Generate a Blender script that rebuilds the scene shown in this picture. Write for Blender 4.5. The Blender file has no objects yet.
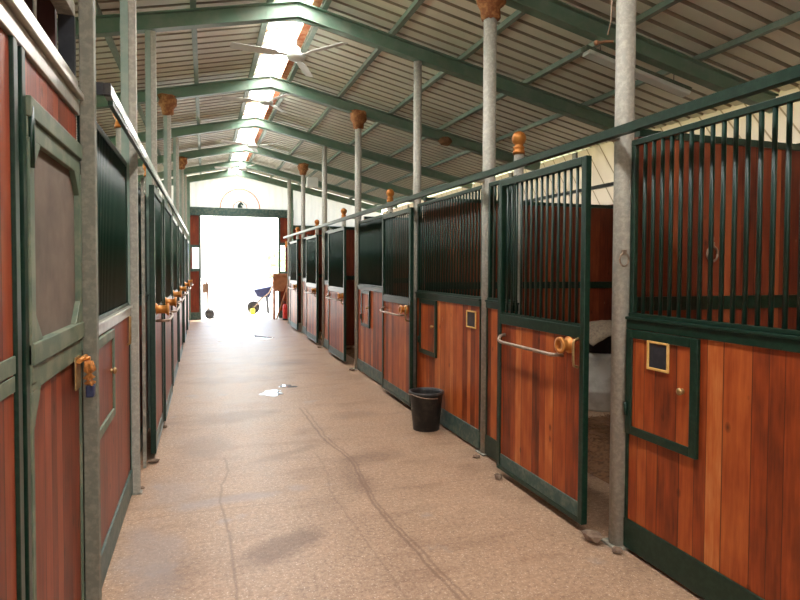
import bpy, bmesh, math, random
from mathutils import Vector, Matrix
random.seed(7)
PI = math.pi
scn = bpy.context.scene
COL = scn.collection

# ------------------------------------------------------------------ materials
def new_mat(name):
    m = bpy.data.materials.new(name); m.use_nodes = True
    nt = m.node_tree
    b = nt.nodes['Principled BSDF']
    return m, nt, b
def N(nt, typ, **kw):
    n = nt.nodes.new(typ)
    for k, v in kw.items():
        setattr(n, k, v)
    return n
def math_n(nt, op, a, b=None, c=None):
    n = N(nt, 'ShaderNodeMath', operation=op)
    for i, v in enumerate((a, b, c)):
        if v is None: continue
        if isinstance(v, (int, float)): n.inputs[i].default_value = v
        else: nt.links.new(v, n.inputs[i])
    return n.outputs[0]
def ramp(nt, fac, stops):
    r = N(nt, 'ShaderNodeValToRGB')
    el = r.color_ramp.elements
    while len(el) < len(stops): el.new(.5)
    for e, (p, c) in zip(el, stops):
        e.position = p; e.color = (c[0], c[1], c[2], 1)
    nt.links.new(fac, r.inputs[0])
    return r.outputs[0]
def noise(nt, vec, scale, detail=4, rough=.55):
    n = N(nt, 'ShaderNodeTexNoise')
    n.inputs['Scale'].default_value = scale
    n.inputs['Detail'].default_value = detail
    n.inputs['Roughness'].default_value = rough
    if vec is not None: nt.links.new(vec, n.inputs['Vector'])
    return n.outputs['Fac']
def mixc(nt, fac, a, b, blend='MIX'):
    n = N(nt, 'ShaderNodeMix', data_type='RGBA', blend_type=blend)
    if isinstance(fac, (int, float)): n.inputs[0].default_value = fac
    else: nt.links.new(fac, n.inputs[0])
    for i, v in ((6, a), (7, b)):
        if isinstance(v, tuple): n.inputs[i].default_value = (v[0], v[1], v[2], 1)
        else: nt.links.new(v, n.inputs[i])
    return n.outputs[2]
def bump(nt, b, h, strength=.3, dist=.01):
    n = N(nt, 'ShaderNodeBump')
    n.inputs['Strength'].default_value = strength
    n.inputs['Distance'].default_value = dist
    nt.links.new(h, n.inputs['Height'])
    nt.links.new(n.outputs[0], b.inputs['Normal'])
def srgb(r, g, b):
    f = lambda c: (c/255/12.92) if c/255 <= .04045 else ((c/255+.055)/1.055)**2.4
    return (f(r), f(g), f(b))

def paint(name, col, rough=.4, spots=None, amount=.5, scale=14, metal=0., spec=.5, detail=6, lo=.45, hi=.62):
    m, nt, b = new_mat(name)
    geo = N(nt, 'ShaderNodeNewGeometry')
    v = geo.outputs['Position']
    c2 = spots or tuple(min(1, x*1.7+.02) for x in col)
    f = noise(nt, v, scale, detail, .65)
    fr = N(nt, 'ShaderNodeMapRange'); fr.inputs['From Min'].default_value = lo; fr.inputs['From Max'].default_value = hi
    fr.inputs['To Max'].default_value = amount
    nt.links.new(f, fr.inputs[0])
    nt.links.new(mixc(nt, fr.outputs[0], col, c2), b.inputs['Base Color'])
    b.inputs['Roughness'].default_value = rough
    b.inputs['Metallic'].default_value = metal
    b.inputs['Specular IOR Level'].default_value = spec
    return m

def wood(name, stops, plank=.098, rough=.42, contrast=.6, spec=.28):
    m, nt, b = new_mat(name)
    geo = N(nt, 'ShaderNodeNewGeometry')
    s = N(nt, 'ShaderNodeSeparateXYZ'); nt.links.new(geo.outputs['Position'], s.inputs[0])
    u = math_n(nt, 'ADD', s.outputs[0], s.outputs[1])
    uw = math_n(nt, 'ADD', u, math_n(nt, 'MULTIPLY', math_n(nt, 'SINE', math_n(nt, 'MULTIPLY', u, 17.3)), .026))
    us = math_n(nt, 'DIVIDE', uw, plank)
    idx = math_n(nt, 'FLOOR', us)
    fr = math_n(nt, 'FRACT', us)
    wn = N(nt, 'ShaderNodeTexWhiteNoise', noise_dimensions='1D'); nt.links.new(idx, wn.inputs['W'])
    # grain
    cx = N(nt, 'ShaderNodeCombineXYZ')
    nt.links.new(math_n(nt, 'MULTIPLY', u, 34), cx.inputs[0])
    nt.links.new(math_n(nt, 'MULTIPLY', s.outputs[2], 2.2), cx.inputs[1])
    nt.links.new(math_n(nt, 'MULTIPLY', idx, 3.7), cx.inputs[2])
    g = noise(nt, cx.outputs[0], 1.6, 6, .6)
    cy = N(nt, 'ShaderNodeCombineXYZ')
    nt.links.new(math_n(nt, 'MULTIPLY', u, 9), cy.inputs[0])
    nt.links.new(math_n(nt, 'MULTIPLY', s.outputs[2], 3.2), cy.inputs[1])
    nt.links.new(math_n(nt, 'MULTIPLY', idx, 1.3), cy.inputs[2])
    g2 = noise(nt, cy.outputs[0], 1.3, 3, .5)
    t = math_n(nt, 'ADD', math_n(nt, 'MULTIPLY', wn.outputs['Value'], contrast), math_n(nt, 'MULTIPLY', g, .55))
    t = math_n(nt, 'ADD', t, math_n(nt, 'MULTIPLY', math_n(nt, 'SUBTRACT', g2, .5), .55))
    c = ramp(nt, t, stops)
    # knots
    vk = N(nt, 'ShaderNodeTexVoronoi'); vk.inputs['Scale'].default_value = 1.0
    ck = N(nt, 'ShaderNodeCombineXYZ')
    nt.links.new(math_n(nt, 'MULTIPLY', u, 8), ck.inputs[0]); nt.links.new(math_n(nt, 'MULTIPLY', s.outputs[2], 5), ck.inputs[1])
    nt.links.new(ck.outputs[0], vk.inputs['Vector'])
    kn = math_n(nt, 'LESS_THAN', vk.outputs['Distance'], .13)
    ksel = N(nt, 'ShaderNodeSeparateColor'); nt.links.new(vk.outputs['Color'], ksel.inputs[0])
    kn = math_n(nt, 'MULTIPLY', math_n(nt, 'MULTIPLY', kn, math_n(nt, 'GREATER_THAN', ksel.outputs[0], .45)), math_n(nt, 'SUBTRACT', 1.15, math_n(nt, 'MULTIPLY', vk.outputs['Distance'], 7)))
    dark = stops[0][1]
    c = mixc(nt, math_n(nt, 'MULTIPLY', kn, .75), c, tuple(x*.45 for x in dark))
    # groove between boards
    e = math_n(nt, 'ABSOLUTE', math_n(nt, 'SUBTRACT', fr, .5))
    gr = math_n(nt, 'GREATER_THAN', e, .475)
    c = mixc(nt, math_n(nt, 'MULTIPLY', gr, .7), c, tuple(x*.35 for x in dark))
    # small pale scratches
    cs = N(nt, 'ShaderNodeCombineXYZ')
    nt.links.new(math_n(nt, 'MULTIPLY', u, 30), cs.inputs[0]); nt.links.new(math_n(nt, 'MULTIPLY', s.outputs[2], 6), cs.inputs[1])
    sc = noise(nt, cs.outputs[0], 1.0, 2, .4)
    nt.links.new(mixc(nt, math_n(nt, 'MULTIPLY', math_n(nt, 'GREATER_THAN', sc, .765), .35), c, (.55, .36, .25)), b.inputs['Base Color'])
    h = math_n(nt, 'SUBTRACT', math_n(nt, 'MULTIPLY', g, .15), gr)
    bump(nt, b, h, .5, .004)
    b.inputs['Roughness'].default_value = rough
    b.inputs['Specular IOR Level'].default_value = spec
    return m

M = {}
M['wood'] = wood('varnished_board', [(.2, srgb(86, 36, 18)), (.5, srgb(144, 62, 26)), (.78, srgb(178, 92, 42)), (1.05, srgb(200, 126, 72))])
M['wood_red'] = wood('red_varnished_board', [(.15, srgb(84, 34, 20)), (.5, srgb(132, 58, 34)), (.95, srgb(166, 88, 52))], contrast=.35)
M['wood_dark'] = wood('partition_board', [(.15, srgb(74, 32, 20)), (.5, srgb(118, 54, 32)), (.95, srgb(156, 84, 48))], rough=.45)
M['rail_glare'] = paint('pale_rail_glare', srgb(196, 198, 192), .2, srgb(170, 172, 164), .5, 10)  # pale colour stands in for light glancing off the left rail
M['green'] = paint('dark_green_paint', srgb(8, 38, 26), .34, srgb(46, 70, 54), .3, 30, spec=.4)
M['green_bar'] = paint('green_bar_paint', srgb(8, 38, 28), .36, srgb(20, 52, 40), .3, 20, spec=.4)
M['teal'] = paint('worn_teal_paint', srgb(46, 74, 68), .45, srgb(110, 116, 100), .55, 18)
M['dusty'] = paint('dusty_green_paint', srgb(84, 98, 80), .5, srgb(128, 128, 104), .6, 9)
M['rafter'] = paint('rafter_green_paint', srgb(100, 128, 109), .5, srgb(132, 140, 126), .5, 5)
M['rafter_d'] = paint('purlin_green_paint', srgb(122, 142, 130), .5, srgb(156, 164, 150), .5, 5)
M['galv'] = paint('galvanised_steel', srgb(128, 126, 116), .5, srgb(172, 166, 150), .8, 28, .2)
M['galv_pipe'] = paint('weathered_pipe', srgb(150, 147, 136), .55, srgb(176, 170, 156), .8, 40, .1)
M['galv_old'] = paint('old_square_post', srgb(104, 103, 90), .6, srgb(128, 124, 108), .8, 30, .1)
M['galv_lit'] = paint('galvanised_glare', srgb(176, 172, 160), .3, srgb(205, 200, 190), .6, 10, .55)  # lightened steel, glare of the doorway put into the colour
M['rust'] = paint('rusty_wrap', srgb(126, 76, 40), .85, srgb(170, 120, 72), .9, 22)
M['rust_red'] = paint('rusty_flashing', srgb(196, 110, 70), .8, srgb(226, 170, 130), .8, 10)
M['gold'] = paint('brass', srgb(184, 112, 44), .42, srgb(206, 150, 80), .5, 12, .45)
M['brass_old'] = paint('old_brass', srgb(150, 118, 74), .4, srgb(190, 160, 110), .6, 40, .6)
M['rod'] = paint('worn_steel_rod', srgb(140, 118, 100), .4, srgb(176, 156, 136), .7, 30, .5)
M['black'] = paint('black_rubber', srgb(34, 33, 33), .5, srgb(84, 76, 66), .6, 11, lo=.5, hi=.68)
M['dark'] = paint('dark_plate', srgb(40, 42, 46), .3)
M['yellow'] = paint('yellow_frame', srgb(206, 160, 84), .5, srgb(220, 186, 120), .5, 20)
M['white'] = paint('white_plastic', srgb(214, 214, 206), .5, srgb(232, 232, 226), .5, 8)
M['barrel'] = paint('pale_barrel_plastic', srgb(196, 192, 180), .5, srgb(150, 140, 124), .5, 6)
M['cloth'] = paint('grey_burlap', srgb(150, 132, 112), .95, srgb(110, 96, 80), .7, 40)
M['red'] = paint('red_enamel', srgb(190, 40, 30), .35)
M['ochre'] = paint('orange_twine', srgb(176, 112, 50), .9, srgb(120, 70, 30), .8, 60)
M['blue'] = paint('navy_tag', srgb(26, 34, 66), .5)
M['stone'] = paint('dirty_concrete_lump', srgb(104, 82, 66), .9, srgb(138, 114, 94), .8, 18)
M['yellow_pl'] = paint('yellow_plastic', srgb(226, 200, 40), .4)
M['straw'] = paint('straw', srgb(128, 92, 62), .95, srgb(84, 58, 38), .8, 26)
M['plank'] = paint('raw_timber', srgb(170, 110, 70), .6, srgb(140, 84, 50), .6, 10)
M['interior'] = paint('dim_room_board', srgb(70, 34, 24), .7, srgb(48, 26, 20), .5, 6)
M['grass'] = paint('bounce_grass', srgb(160, 176, 136), .9, srgb(186, 190, 160), .6, 2)
M['grey_con'] = paint('rough_outside_ground', srgb(205, 198, 186), .9, srgb(180, 174, 158), .6, 2)

def screen_mat():
    m, nt, b = new_mat('dusty_insect_mesh')
    geo = N(nt, 'ShaderNodeNewGeometry')
    f = noise(nt, geo.outputs['Position'], 5, 5, .6)
    c = ramp(nt, f, [(.3, srgb(88, 76, 64)), (.7, srgb(118, 102, 88))])
    nt.links.new(c, b.inputs['Base Color']); b.inputs['Roughness'].default_value = .85
    ch = N(nt, 'ShaderNodeTexChecker'); ch.inputs['Scale'].default_value = 260
    nt.links.new(geo.outputs['Position'], ch.inputs[0])
    bump(nt, b, ch.outputs['Fac'], .3, .002)
    return m
M['screen'] = screen_mat()

def sheet_mat():
    m, nt, b = new_mat('painted_roof_sheet')
    geo = N(nt, 'ShaderNodeNewGeometry')
    f = noise(nt, geo.outputs['Position'], 1.3, 5, .6)
    c = ramp(nt, f, [(.25, srgb(208, 214, 194)), (.5, srgb(226, 224, 206)), (.8, srgb(230, 222, 204))])
    nt.links.new(c, b.inputs['Base Color']); b.inputs['Roughness'].default_value = .55
    return m
M['sheet'] = sheet_mat()
M['rib_shade'] = paint('roof_rib_shade', srgb(150, 144, 124), .7, srgb(166, 156, 136), .5, 6)  # darker colour paints the shade inside the rib recesses

def clear_mat(name, col, trans=.5):
    m, nt, b = new_mat(name)
    nt.nodes.remove(b)
    out = nt.nodes['Material Output']
    d = N(nt, 'ShaderNodeBsdfDiffuse'); d.inputs[0].default_value = (*col, 1)
    t = N(nt, 'ShaderNodeBsdfTranslucent'); t.inputs[0].default_value = (*col, 1)
    mx = N(nt, 'ShaderNodeMixShader'); mx.inputs[0].default_value = trans
    nt.links.new(d.outputs[0], mx.inputs[1]); nt.links.new(t.outputs[0], mx.inputs[2])
    nt.links.new(mx.outputs[0], out.inputs['Surface'])
    return m
M['poly'] = clear_mat('translucent_ridge_sheet', (.85, .83, .78), .7)
M['gable'] = clear_mat('translucent_gable_sheet', (.72, .70, .62), .2)
M['diffuser'] = clear_mat('ribbed_diffuser', (.88, .92, .86), .3)

def tarp_mat():
    m, nt, b = new_mat('cream_side_sheet')
    nt.nodes.remove(b); out = nt.nodes['Material Output']
    geo = N(nt, 'ShaderNodeNewGeometry')
    s = N(nt, 'ShaderNodeSeparateXYZ'); nt.links.new(geo.outputs['Position'], s.inputs[0])
    u = math_n(nt, 'SUBTRACT', s.outputs[1], math_n(nt, 'DIVIDE', s.outputs[2], 1.36))
    fr = math_n(nt, 'FRACT', math_n(nt, 'DIVIDE', u, .3))
    ln = math_n(nt, 'LESS_THAN', fr, .07)
    c = mixc(nt, ln, srgb(216, 202, 190), srgb(160, 142, 124))
    d = N(nt, 'ShaderNodeBsdfDiffuse'); t = N(nt, 'ShaderNodeBsdfTranslucent')
    nt.links.new(c, d.inputs[0]); nt.links.new(c, t.inputs[0])
    mx = N(nt, 'ShaderNodeMixShader'); mx.inputs[0].default_value = .5
    nt.links.new(d.outputs[0], mx.inputs[1]); nt.links.new(t.outputs[0], mx.inputs[2])
    nt.links.new(mx.outputs[0], out.inputs['Surface'])
    return m
M['tarp'] = tarp_mat()

def floor_mat():
    m, nt, b = new_mat('stained_concrete')
    geo = N(nt, 'ShaderNodeNewGeometry'); P = geo.outputs['Position']
    s = N(nt, 'ShaderNodeSeparateXYZ'); nt.links.new(P, s.inputs[0])
    X, Y = s.outputs[0], s.outputs[1]
    big = noise(nt, P, .9, 6, .6)
    mid = noise(nt, P, 3.5, 6, .65)
    fine = noise(nt, P, 38, 7, .8)
    c = ramp(nt, big, [(.3, srgb(128, 98, 74)), (.5, srgb(154, 122, 96)), (.72, srgb(172, 142, 116))])
    c = mixc(nt, .35, c, ramp(nt, mid, [(.32, srgb(112, 82, 62)), (.62, srgb(176, 142, 114))]))
    c = mixc(nt, .5, c, ramp(nt, fine, [(.36, srgb(92, 66, 48)), (.64, srgb(206, 172, 142))]))
    sp = noise(nt, P, 90, 2, .5)
    c = mixc(nt, math_n(nt, 'MULTIPLY', math_n(nt, 'GREATER_THAN', sp, .64), .6), c, srgb(226, 206, 184))
    # streaky trodden dirt running across the aisle
    mp = N(nt, 'ShaderNodeMapping'); mp.inputs['Scale'].default_value = (1.0, 2.6, 1)
    mp.inputs['Rotation'].default_value = (0, 0, .25)
    nt.links.new(P, mp.inputs[0])
    st = noise(nt, mp.outputs[0], 1.7, 5, .62)
    sm = N(nt, 'ShaderNodeMapRange'); sm.inputs['From Min'].default_value = .52; sm.inputs['From Max'].default_value = .72
    nt.links.new(st, sm.inputs[0])
    c = mixc(nt, math_n(nt, 'MULTIPLY', sm.outputs[0], .5), c, srgb(112, 80, 60))
    # pale cement patches
    pp = noise(nt, P, 2.1, 4, .6)
    pm = N(nt, 'ShaderNodeMapRange'); pm.inputs['From Min'].default_value = .62; pm.inputs['From Max'].default_value = .7
    nt.links.new(pp, pm.inputs[0])
    c = mixc(nt, math_n(nt, 'MULTIPLY', pm.outputs[0], .55), c, srgb(150, 138, 132))
    # dirt marks with a shape of their own
    wob = noise(nt, P, 5, 4, .6)
    for (cx, cy, rx, ry, ang, k) in ((-.28, 3.35, .16, .5, .1, -.5), (.12, 4.05, .35, .08, .1, -.5), (-.2, 4.3, .2, .3, 0, -.35), (.62, 4.12, .10, .08, 0, -.4), (.42, 3.28, .30, .13, .55, .62), (1.28, 4.62, .28, .17, .2, .4), (1.05, 4.15, .10, .30, .1, .3),
                                     (.28, 6.3, .5, .22, .2, .4), (.0, 5.3, .22, .34, .0, .35), (.62, 4.9, .4, .07, .5, .35),
                                     (1.5, 6.0, .25, .14, .1, .28), (.3, 8.4, .6, .3, .1, .3), (1.3, 9.6, .5, .3, .2, .3), (-.1, 3.2, .12, .2, 0, .15)):
        dx = math_n(nt, 'SUBTRACT', X, cx); dy = math_n(nt, 'SUBTRACT', Y, cy)
        ca, sa = math.cos(ang), math.sin(ang)
        a = math_n(nt, 'DIVIDE', math_n(nt, 'ADD', math_n(nt, 'MULTIPLY', dx, ca), math_n(nt, 'MULTIPLY', dy, sa)), rx)
        d = math_n(nt, 'DIVIDE', math_n(nt, 'SUBTRACT', math_n(nt, 'MULTIPLY', dy, ca), math_n(nt, 'MULTIPLY', dx, sa)), ry)
        r = math_n(nt, 'SQRT', math_n(nt, 'ADD', math_n(nt, 'MULTIPLY', a, a), math_n(nt, 'MULTIPLY', d, d)))
        r = math_n(nt, 'ADD', r, math_n(nt, 'MULTIPLY', math_n(nt, 'SUBTRACT', wob, .5), 1.6))
        mr = N(nt, 'ShaderNodeMapRange'); mr.inputs['From Min'].default_value = 1.25; mr.inputs['From Max'].default_value = .55
        mr.inputs['To Max'].default_value = abs(k)
        nt.links.new(r, mr.inputs[0])
        c = mixc(nt, mr.outputs[0], c, srgb(92, 64, 48) if k > 0 else srgb(142, 130, 126))
    # worn lines trodden along the aisle
    def worn(pts, w, k, col):
        nonlocal c
        ya, yb = min(p[1] for p in pts), max(p[1] for p in pts)
        fc = N(nt, 'ShaderNodeFloatCurve'); cu = fc.mapping.curves[0]
        pp_ = sorted(((y-ya)/(yb-ya), (x+.5)/2.5) for x, y in pts)
        cu.points[0].location = pp_[0]; cu.points[-1].location = pp_[-1]
        for q in pp_[1:-1]: cu.points.new(*q)
        fc.mapping.update()
        t = math_n(nt, 'DIVIDE', math_n(nt, 'SUBTRACT', Y, ya), yb-ya)
        nt.links.new(t, fc.inputs['Value'])
        lx = math_n(nt, 'SUBTRACT', math_n(nt, 'MULTIPLY', fc.outputs[0], 2.5), .5)
        wx = math_n(nt, 'ADD', X, math_n(nt, 'MULTIPLY', math_n(nt, 'SUBTRACT', wob, .5), .05))
        d = math_n(nt, 'ABSOLUTE', math_n(nt, 'SUBTRACT', wx, lx))
        mr = N(nt, 'ShaderNodeMapRange'); mr.inputs['From Min'].default_value = w; mr.inputs['From Max'].default_value = w*.25
        mr.inputs['To Max'].default_value = k
        nt.links.new(d, mr.inputs[0])
        ins = math_n(nt, 'MULTIPLY', math_n(nt, 'GREATER_THAN', t, 0), math_n(nt, 'LESS_THAN', t, 1))
        br = math_n(nt, 'ADD', .35, math_n(nt, 'MULTIPLY', fine, 1.1))
        c = mixc(nt, math_n(nt, 'MULTIPLY', math_n(nt, 'MULTIPLY', mr.outputs[0], ins), br), c, col)
    A_ = [(.99, 6.48), (1.0, 5.9), (1.02, 5.2), (1.10, 4.6), (1.07, 4.1), (1.05, 3.67), (1.06, 3.3), (1.085, 3.07), (1.11, 2.7), (1.125, 2.48), (1.15, 2.0)]
    worn(A_, .016, .6, srgb(96, 66, 48))
    worn([(x+.022+.02*abs(3.9-y)*.6, y) for x, y in A_], .014, .5, srgb(100, 70, 52))
    worn([(.14, 4.95), (.16, 4.66), (.11, 4.3), (.095, 4.0), (.125, 3.58), (.135, 3.2), (.14, 2.8), (.14, 2.2)], .013, .55, srgb(96, 68, 50))
    worn([(.86, 4.9), (.88, 4.5), (.82, 3.95), (.84, 3.6), (.87, 3.1), (.885, 2.65), (.89, 2.1)], .012, .3, srgb(100, 72, 54))
    # expansion joints across the aisle
    for yj in (1.3, 3.9, 6.5, 9.1, 11.7, 14.3):
        wy = math_n(nt, 'ADD', Y, math_n(nt, 'MULTIPLY', math_n(nt, 'SUBTRACT', wob, .5), .03))
        j = math_n(nt, 'LESS_THAN', math_n(nt, 'ABSOLUTE', math_n(nt, 'SUBTRACT', wy, yj)), .006)
        c = mixc(nt, math_n(nt, 'MULTIPLY', j, .4), c, srgb(110, 86, 72))
    nt.links.new(c, b.inputs['Base Color'])
    rr = N(nt, 'ShaderNodeMapRange'); rr.inputs['To Min'].default_value = .34; rr.inputs['To Max'].default_value = .6
    nt.links.new(mid, rr.inputs[0]); nt.links.new(rr.outputs[0], b.inputs['Roughness'])
    b.inputs['Specular IOR Level'].default_value = .5
    h = math_n(nt, 'ADD', math_n(nt, 'MULTIPLY', fine, .5), mid)
    bump(nt, b, h, .25, .008)
    return m
M['floor'] = floor_mat()
def water_mat():
    m, nt, b = new_mat('puddle_water')
    b.inputs['Base Color'].default_value = (.35, .33, .33, 1); b.inputs['Roughness'].default_value = .04
    b.inputs['Specular IOR Level'].default_value = .9; b.inputs['Metallic'].default_value = .25
    return m
M['water'] = water_mat()
M['crack'] = paint('floor_scratch', srgb(132, 108, 90), .8, srgb(166, 142, 122), .9, 16)
M['leaf'] = paint('pale_foliage', srgb(150, 190, 110), .7, srgb(190, 215, 150), .6, 3)
M['bark'] = paint('bark', srgb(120, 100, 80), .9)

# ------------------------------------------------------------------ mesh helpers
class MB:
    def __init__(s): s.bm = bmesh.new(); s.mi = 0
    def _n(s, vs, fs, smooth=False):
        b = [s.bm.verts.new(v) for v in vs]
        for f in fs:
            try:
                q = s.bm.faces.new([b[i] for i in f]); q.smooth = smooth; q.material_index = s.mi
            except ValueError: pass
        return s
    def box(s, x0, x1, y0, y1, z0, z1):
        vs = [(x, y, z) for x in (x0, x1) for y in (y0, y1) for z in (z0, z1)]
        return s._n(vs, [(0, 1, 3, 2), (4, 6, 7, 5), (0, 4, 5, 1), (2, 3, 7, 6), (0, 2, 6, 4), (1, 5, 7, 3)])
    def bar(s, p, q, w, h, up=(0, 0, 1)):
        p, q = Vector(p), Vector(q); d = (q-p).normalized(); u = Vector(up)
        a = d.cross(u).normalized(); b = a.cross(d).normalized()
        vs = [o + a*i*w/2 + b*j*h/2 for o in (p, q) for i, j in ((-1, -1), (1, -1), (1, 1), (-1, 1))]
        return s._n(vs, [(0, 1, 2, 3)[::-1], (4, 5, 6, 7), (0, 1, 5, 4), (1, 2, 6, 5), (2, 3, 7, 6), (3, 0, 4, 7)])
    def tube(s, pts, r, n=8, cap=True):
        pts = [Vector(p) for p in pts]; rs = r if isinstance(r, (list, tuple)) else [r]*len(pts)
        rings = []
        ref = None
        for i, p in enumerate(pts):
            d = (pts[min(i+1, len(pts)-1)] - pts[max(i-1, 0)]).normalized()
            if ref is None:
                ref = Vector((0, 0, 1)) if abs(d.z) < .9 else Vector((1, 0, 0))
            a = (ref - d*ref.dot(d)).normalized(); ref = a; b = d.cross(a)
            rings.append([s.bm.verts.new(p + (a*math.cos(2*PI*k/n) + b*math.sin(2*PI*k/n))*rs[i]) for k in range(n)])
        for A, B in zip(rings, rings[1:]):
            for k in range(n):
                f = s.bm.faces.new((A[k], A[(k+1) % n], B[(k+1) % n], B[k])); f.smooth = True; f.material_index = s.mi
        if cap:
            for R, rev in ((rings[0], True), (rings[-1], False)):
                f = s.bm.faces.new(R[::-1] if rev else R); f.material_index = s.mi
        return s
    def lathe(s, prof, c=(0, 0, 0), n=24, axis='Z'):
        rings = []
        for r, h in prof:
            ring = []
            for k in range(n):
                a = 2*PI*k/n; x, y = r*math.cos(a), r*math.sin(a)
                v = {'Z': (x, y, h), 'X': (h, x, y), 'Y': (x, h, y)}[axis]
                ring.append(s.bm.verts.new((v[0]+c[0], v[1]+c[1], v[2]+c[2])))
            rings.append(ring)
        for A, B in zip(rings, rings[1:]):
            for k in range(n):
                f = s.bm.faces.new((A[k], A[(k+1) % n], B[(k+1) % n], B[k])); f.smooth = True; f.material_index = s.mi
        if prof[0][0] > 1e-4: s.bm.faces.new(rings[0][::-1])
        if prof[-1][0] > 1e-4: s.bm.faces.new(rings[-1])
        return s
    def prism(s, poly, axis, a, b):
        """polygon of 2-D points extruded between a and b along axis"""
        def P(p, t):
            return {'X': (t, p[0], p[1]), 'Y': (p[0], t, p[1]), 'Z': (p[0], p[1], t)}[axis]
        n = len(poly)
        vs = [P(p, a) for p in poly] + [P(p, b) for p in poly]
        return s._n(vs, [tuple(range(n))[::-1], tuple(range(n, 2*n))] + [(i, (i+1) % n, (i+1) % n+n, i+n) for i in range(n)])
    def ico(s, c, r, sub=2, sc=(1, 1, 1), jit=0):
        g = bmesh.ops.create_icosphere(s.bm, subdivisions=sub, radius=r)
        for v in g['verts']:
            k = 1 + random.uniform(-jit, jit)
            v.co = Vector((v.co.x*sc[0]*k+c[0], v.co.y*sc[1]*k+c[1], v.co.z*sc[2]*k+c[2]))
        for f in {f for v in g['verts'] for f in v.link_faces}:
            f.smooth = jit == 0; f.material_index = s.mi
        return s
    def build(s, name, mat, parent=None, bevel=0):
        bmesh.ops.recalc_face_normals(s.bm, faces=s.bm.faces[:])
        me = bpy.data.meshes.new(name); s.bm.to_mesh(me); s.bm.free()
        for mm in (mat if isinstance(mat, list) else [mat]): me.materials.append(M[mm] if isinstance(mm, str) else mm)
        o = bpy.data.objects.new(name, me); COL.objects.link(o)
        if parent is not None:
            off = Vector((0, 0, 0)); q = parent
            while q is not None: off += q.location; q = q.parent
            me.transform(Matrix.Translation(-off)); o.parent = parent
        if bevel:
            bv = o.modifiers.new('bevel', 'BEVEL'); bv.width = bevel; bv.segments = 2; bv.limit_method = 'ANGLE'
        return o
def tag(o, label, cat, group=None, kind=None):
    if label: o['label'] = label
    if cat: o['category'] = cat
    if group: o['group'] = group
    if kind: o['kind'] = kind
    return o
def empty(name, loc, label, cat, group=None):
    o = bpy.data.objects.new(name, None); COL.objects.link(o); o.location = loc; o.empty_display_size = .1
    return tag(o, label, cat, group)
def struct(o): o['kind'] = 'structure'; return o

XR, XL = 2.2, -.5            # aisle-side faces of the two rows of stall fronts
RIDGE = .92
def rz(x): return 4.30 - .22*abs(x-RIDGE)      # roof sheet level
def lift(y): return .016*max(0, y-5)           # the ridge climbs a little towards the far gable

# ------------------------------------------------------------------ the building shell
Y0, Y1 = -6.0, 18.3
WX0, WX1 = -3.6, 5.42
f = MB()
n1, n2 = 20, 46
f.box(WX0-.05, WX1+.05, Y0, Y1+.1, -.12, 0)
struct(f.build('floor', 'floor'))
g = MB().box(-60, 60, Y1+.1, 90, -.14, -.02).box(-60, 60, -60, Y0, -.14, -.02)
struct(g.build('ground_outside', 'grey_con'))
tag(MB().box(-60, WX0-.05, Y0, Y1+.1, -.14, -.02).build('unseen_grass', 'grass'), 'unseen grass beyond the left side of the stable, added for green bounce light', 'grass', None, 'stuff')  # unseen grass strips, coloured to bounce greenish light under the roof
tag(MB().box(WX1+.05, 60, Y0, Y1+.1, -.14, -.02).build('unseen_grass', 'grass'), 'unseen grass beyond the right side of the stable, added for green bounce light', 'grass', None, 'stuff')

SK0, SK1 = .70, 1.14        # ridge skylight
def roof_slope(name, xa, xb):
    bm = MB(); pitch = .19; y = Y0-.2
    prof = []
    while y < Y1+.4:
        prof += [(y, 0, 0), (y+.137, 0, 0), (y+.152, .028, 1), (y+.175, .028, 1)]
        y += pitch
    vs = []; 
    for (yy, dz, k) in prof:
        for x in (xa, xb): vs.append((x, yy, rz(x)+dz+lift(yy)))
    b = [bm.bm.verts.new(v) for v in vs]
    for i in range(len(prof)-1):
        q = bm.bm.faces.new((b[2*i], b[2*i+1], b[2*i+3], b[2*i+2]))
        q.material_index = 1 if (i % 4) in (1, 2, 3) else 0
    o = bm.build(name, ['sheet', 'rib_shade'])
    sd = o.modifiers.new('thick', 'SOLIDIFY'); sd.thickness = .006; sd.offset = 1
    return struct(o)
roof_slope('ceiling_right', SK1, 5.75)
roof_slope('ceiling_left', -3.95, SK0)

# translucent arched ridge cap with bowed battens and rusty flashing
bm = MB()
ys = [Y0-.2 + i*(Y1+.6-Y0)/40 for i in range(41)]
ring = []
for yy in ys:
    row = []
    for k in range(9):
        a = PI*k/8
        row.append(bm.bm.verts.new(((SK0+SK1)/2 + math.cos(a)*(SK1-SK0+.1)/2, yy, rz(SK0)+.03+math.sin(a)*.1+lift(yy))))
    ring.append(row)
for A, B in zip(ring, ring[1:]):
    for k in range(8): bm.bm.faces.new((A[k], A[k+1], B[k+1], B[k])).smooth = True
sky_o = struct(bm.build('window_1', 'poly'))
bt = MB(); y = Y0+.2
while y < Y1:
    bt.tube([((SK0+SK1)/2 + math.cos(PI*k/8)*(SK1-SK0)/2, y, rz(SK0)+.01+math.sin(PI*k/8)*.06+lift(y)) for k in range(9)], .013, 6)
    y += .43
struct(bt.build('trim_1', 'rust_red', None))
fl = MB()
ysn = [Y0 + i*1.0 for i in range(26)]
for a, b_ in zip(ysn, ysn[1:]):
    fl.bar((SK1-.035, a, rz(SK1)-.012+lift(a)), (SK1-.035, min(b_, Y1), rz(SK1)-.012+lift(min(b_, Y1))), .085, .02)
struct(fl.build('trim_2', 'rust_red'))

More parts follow.
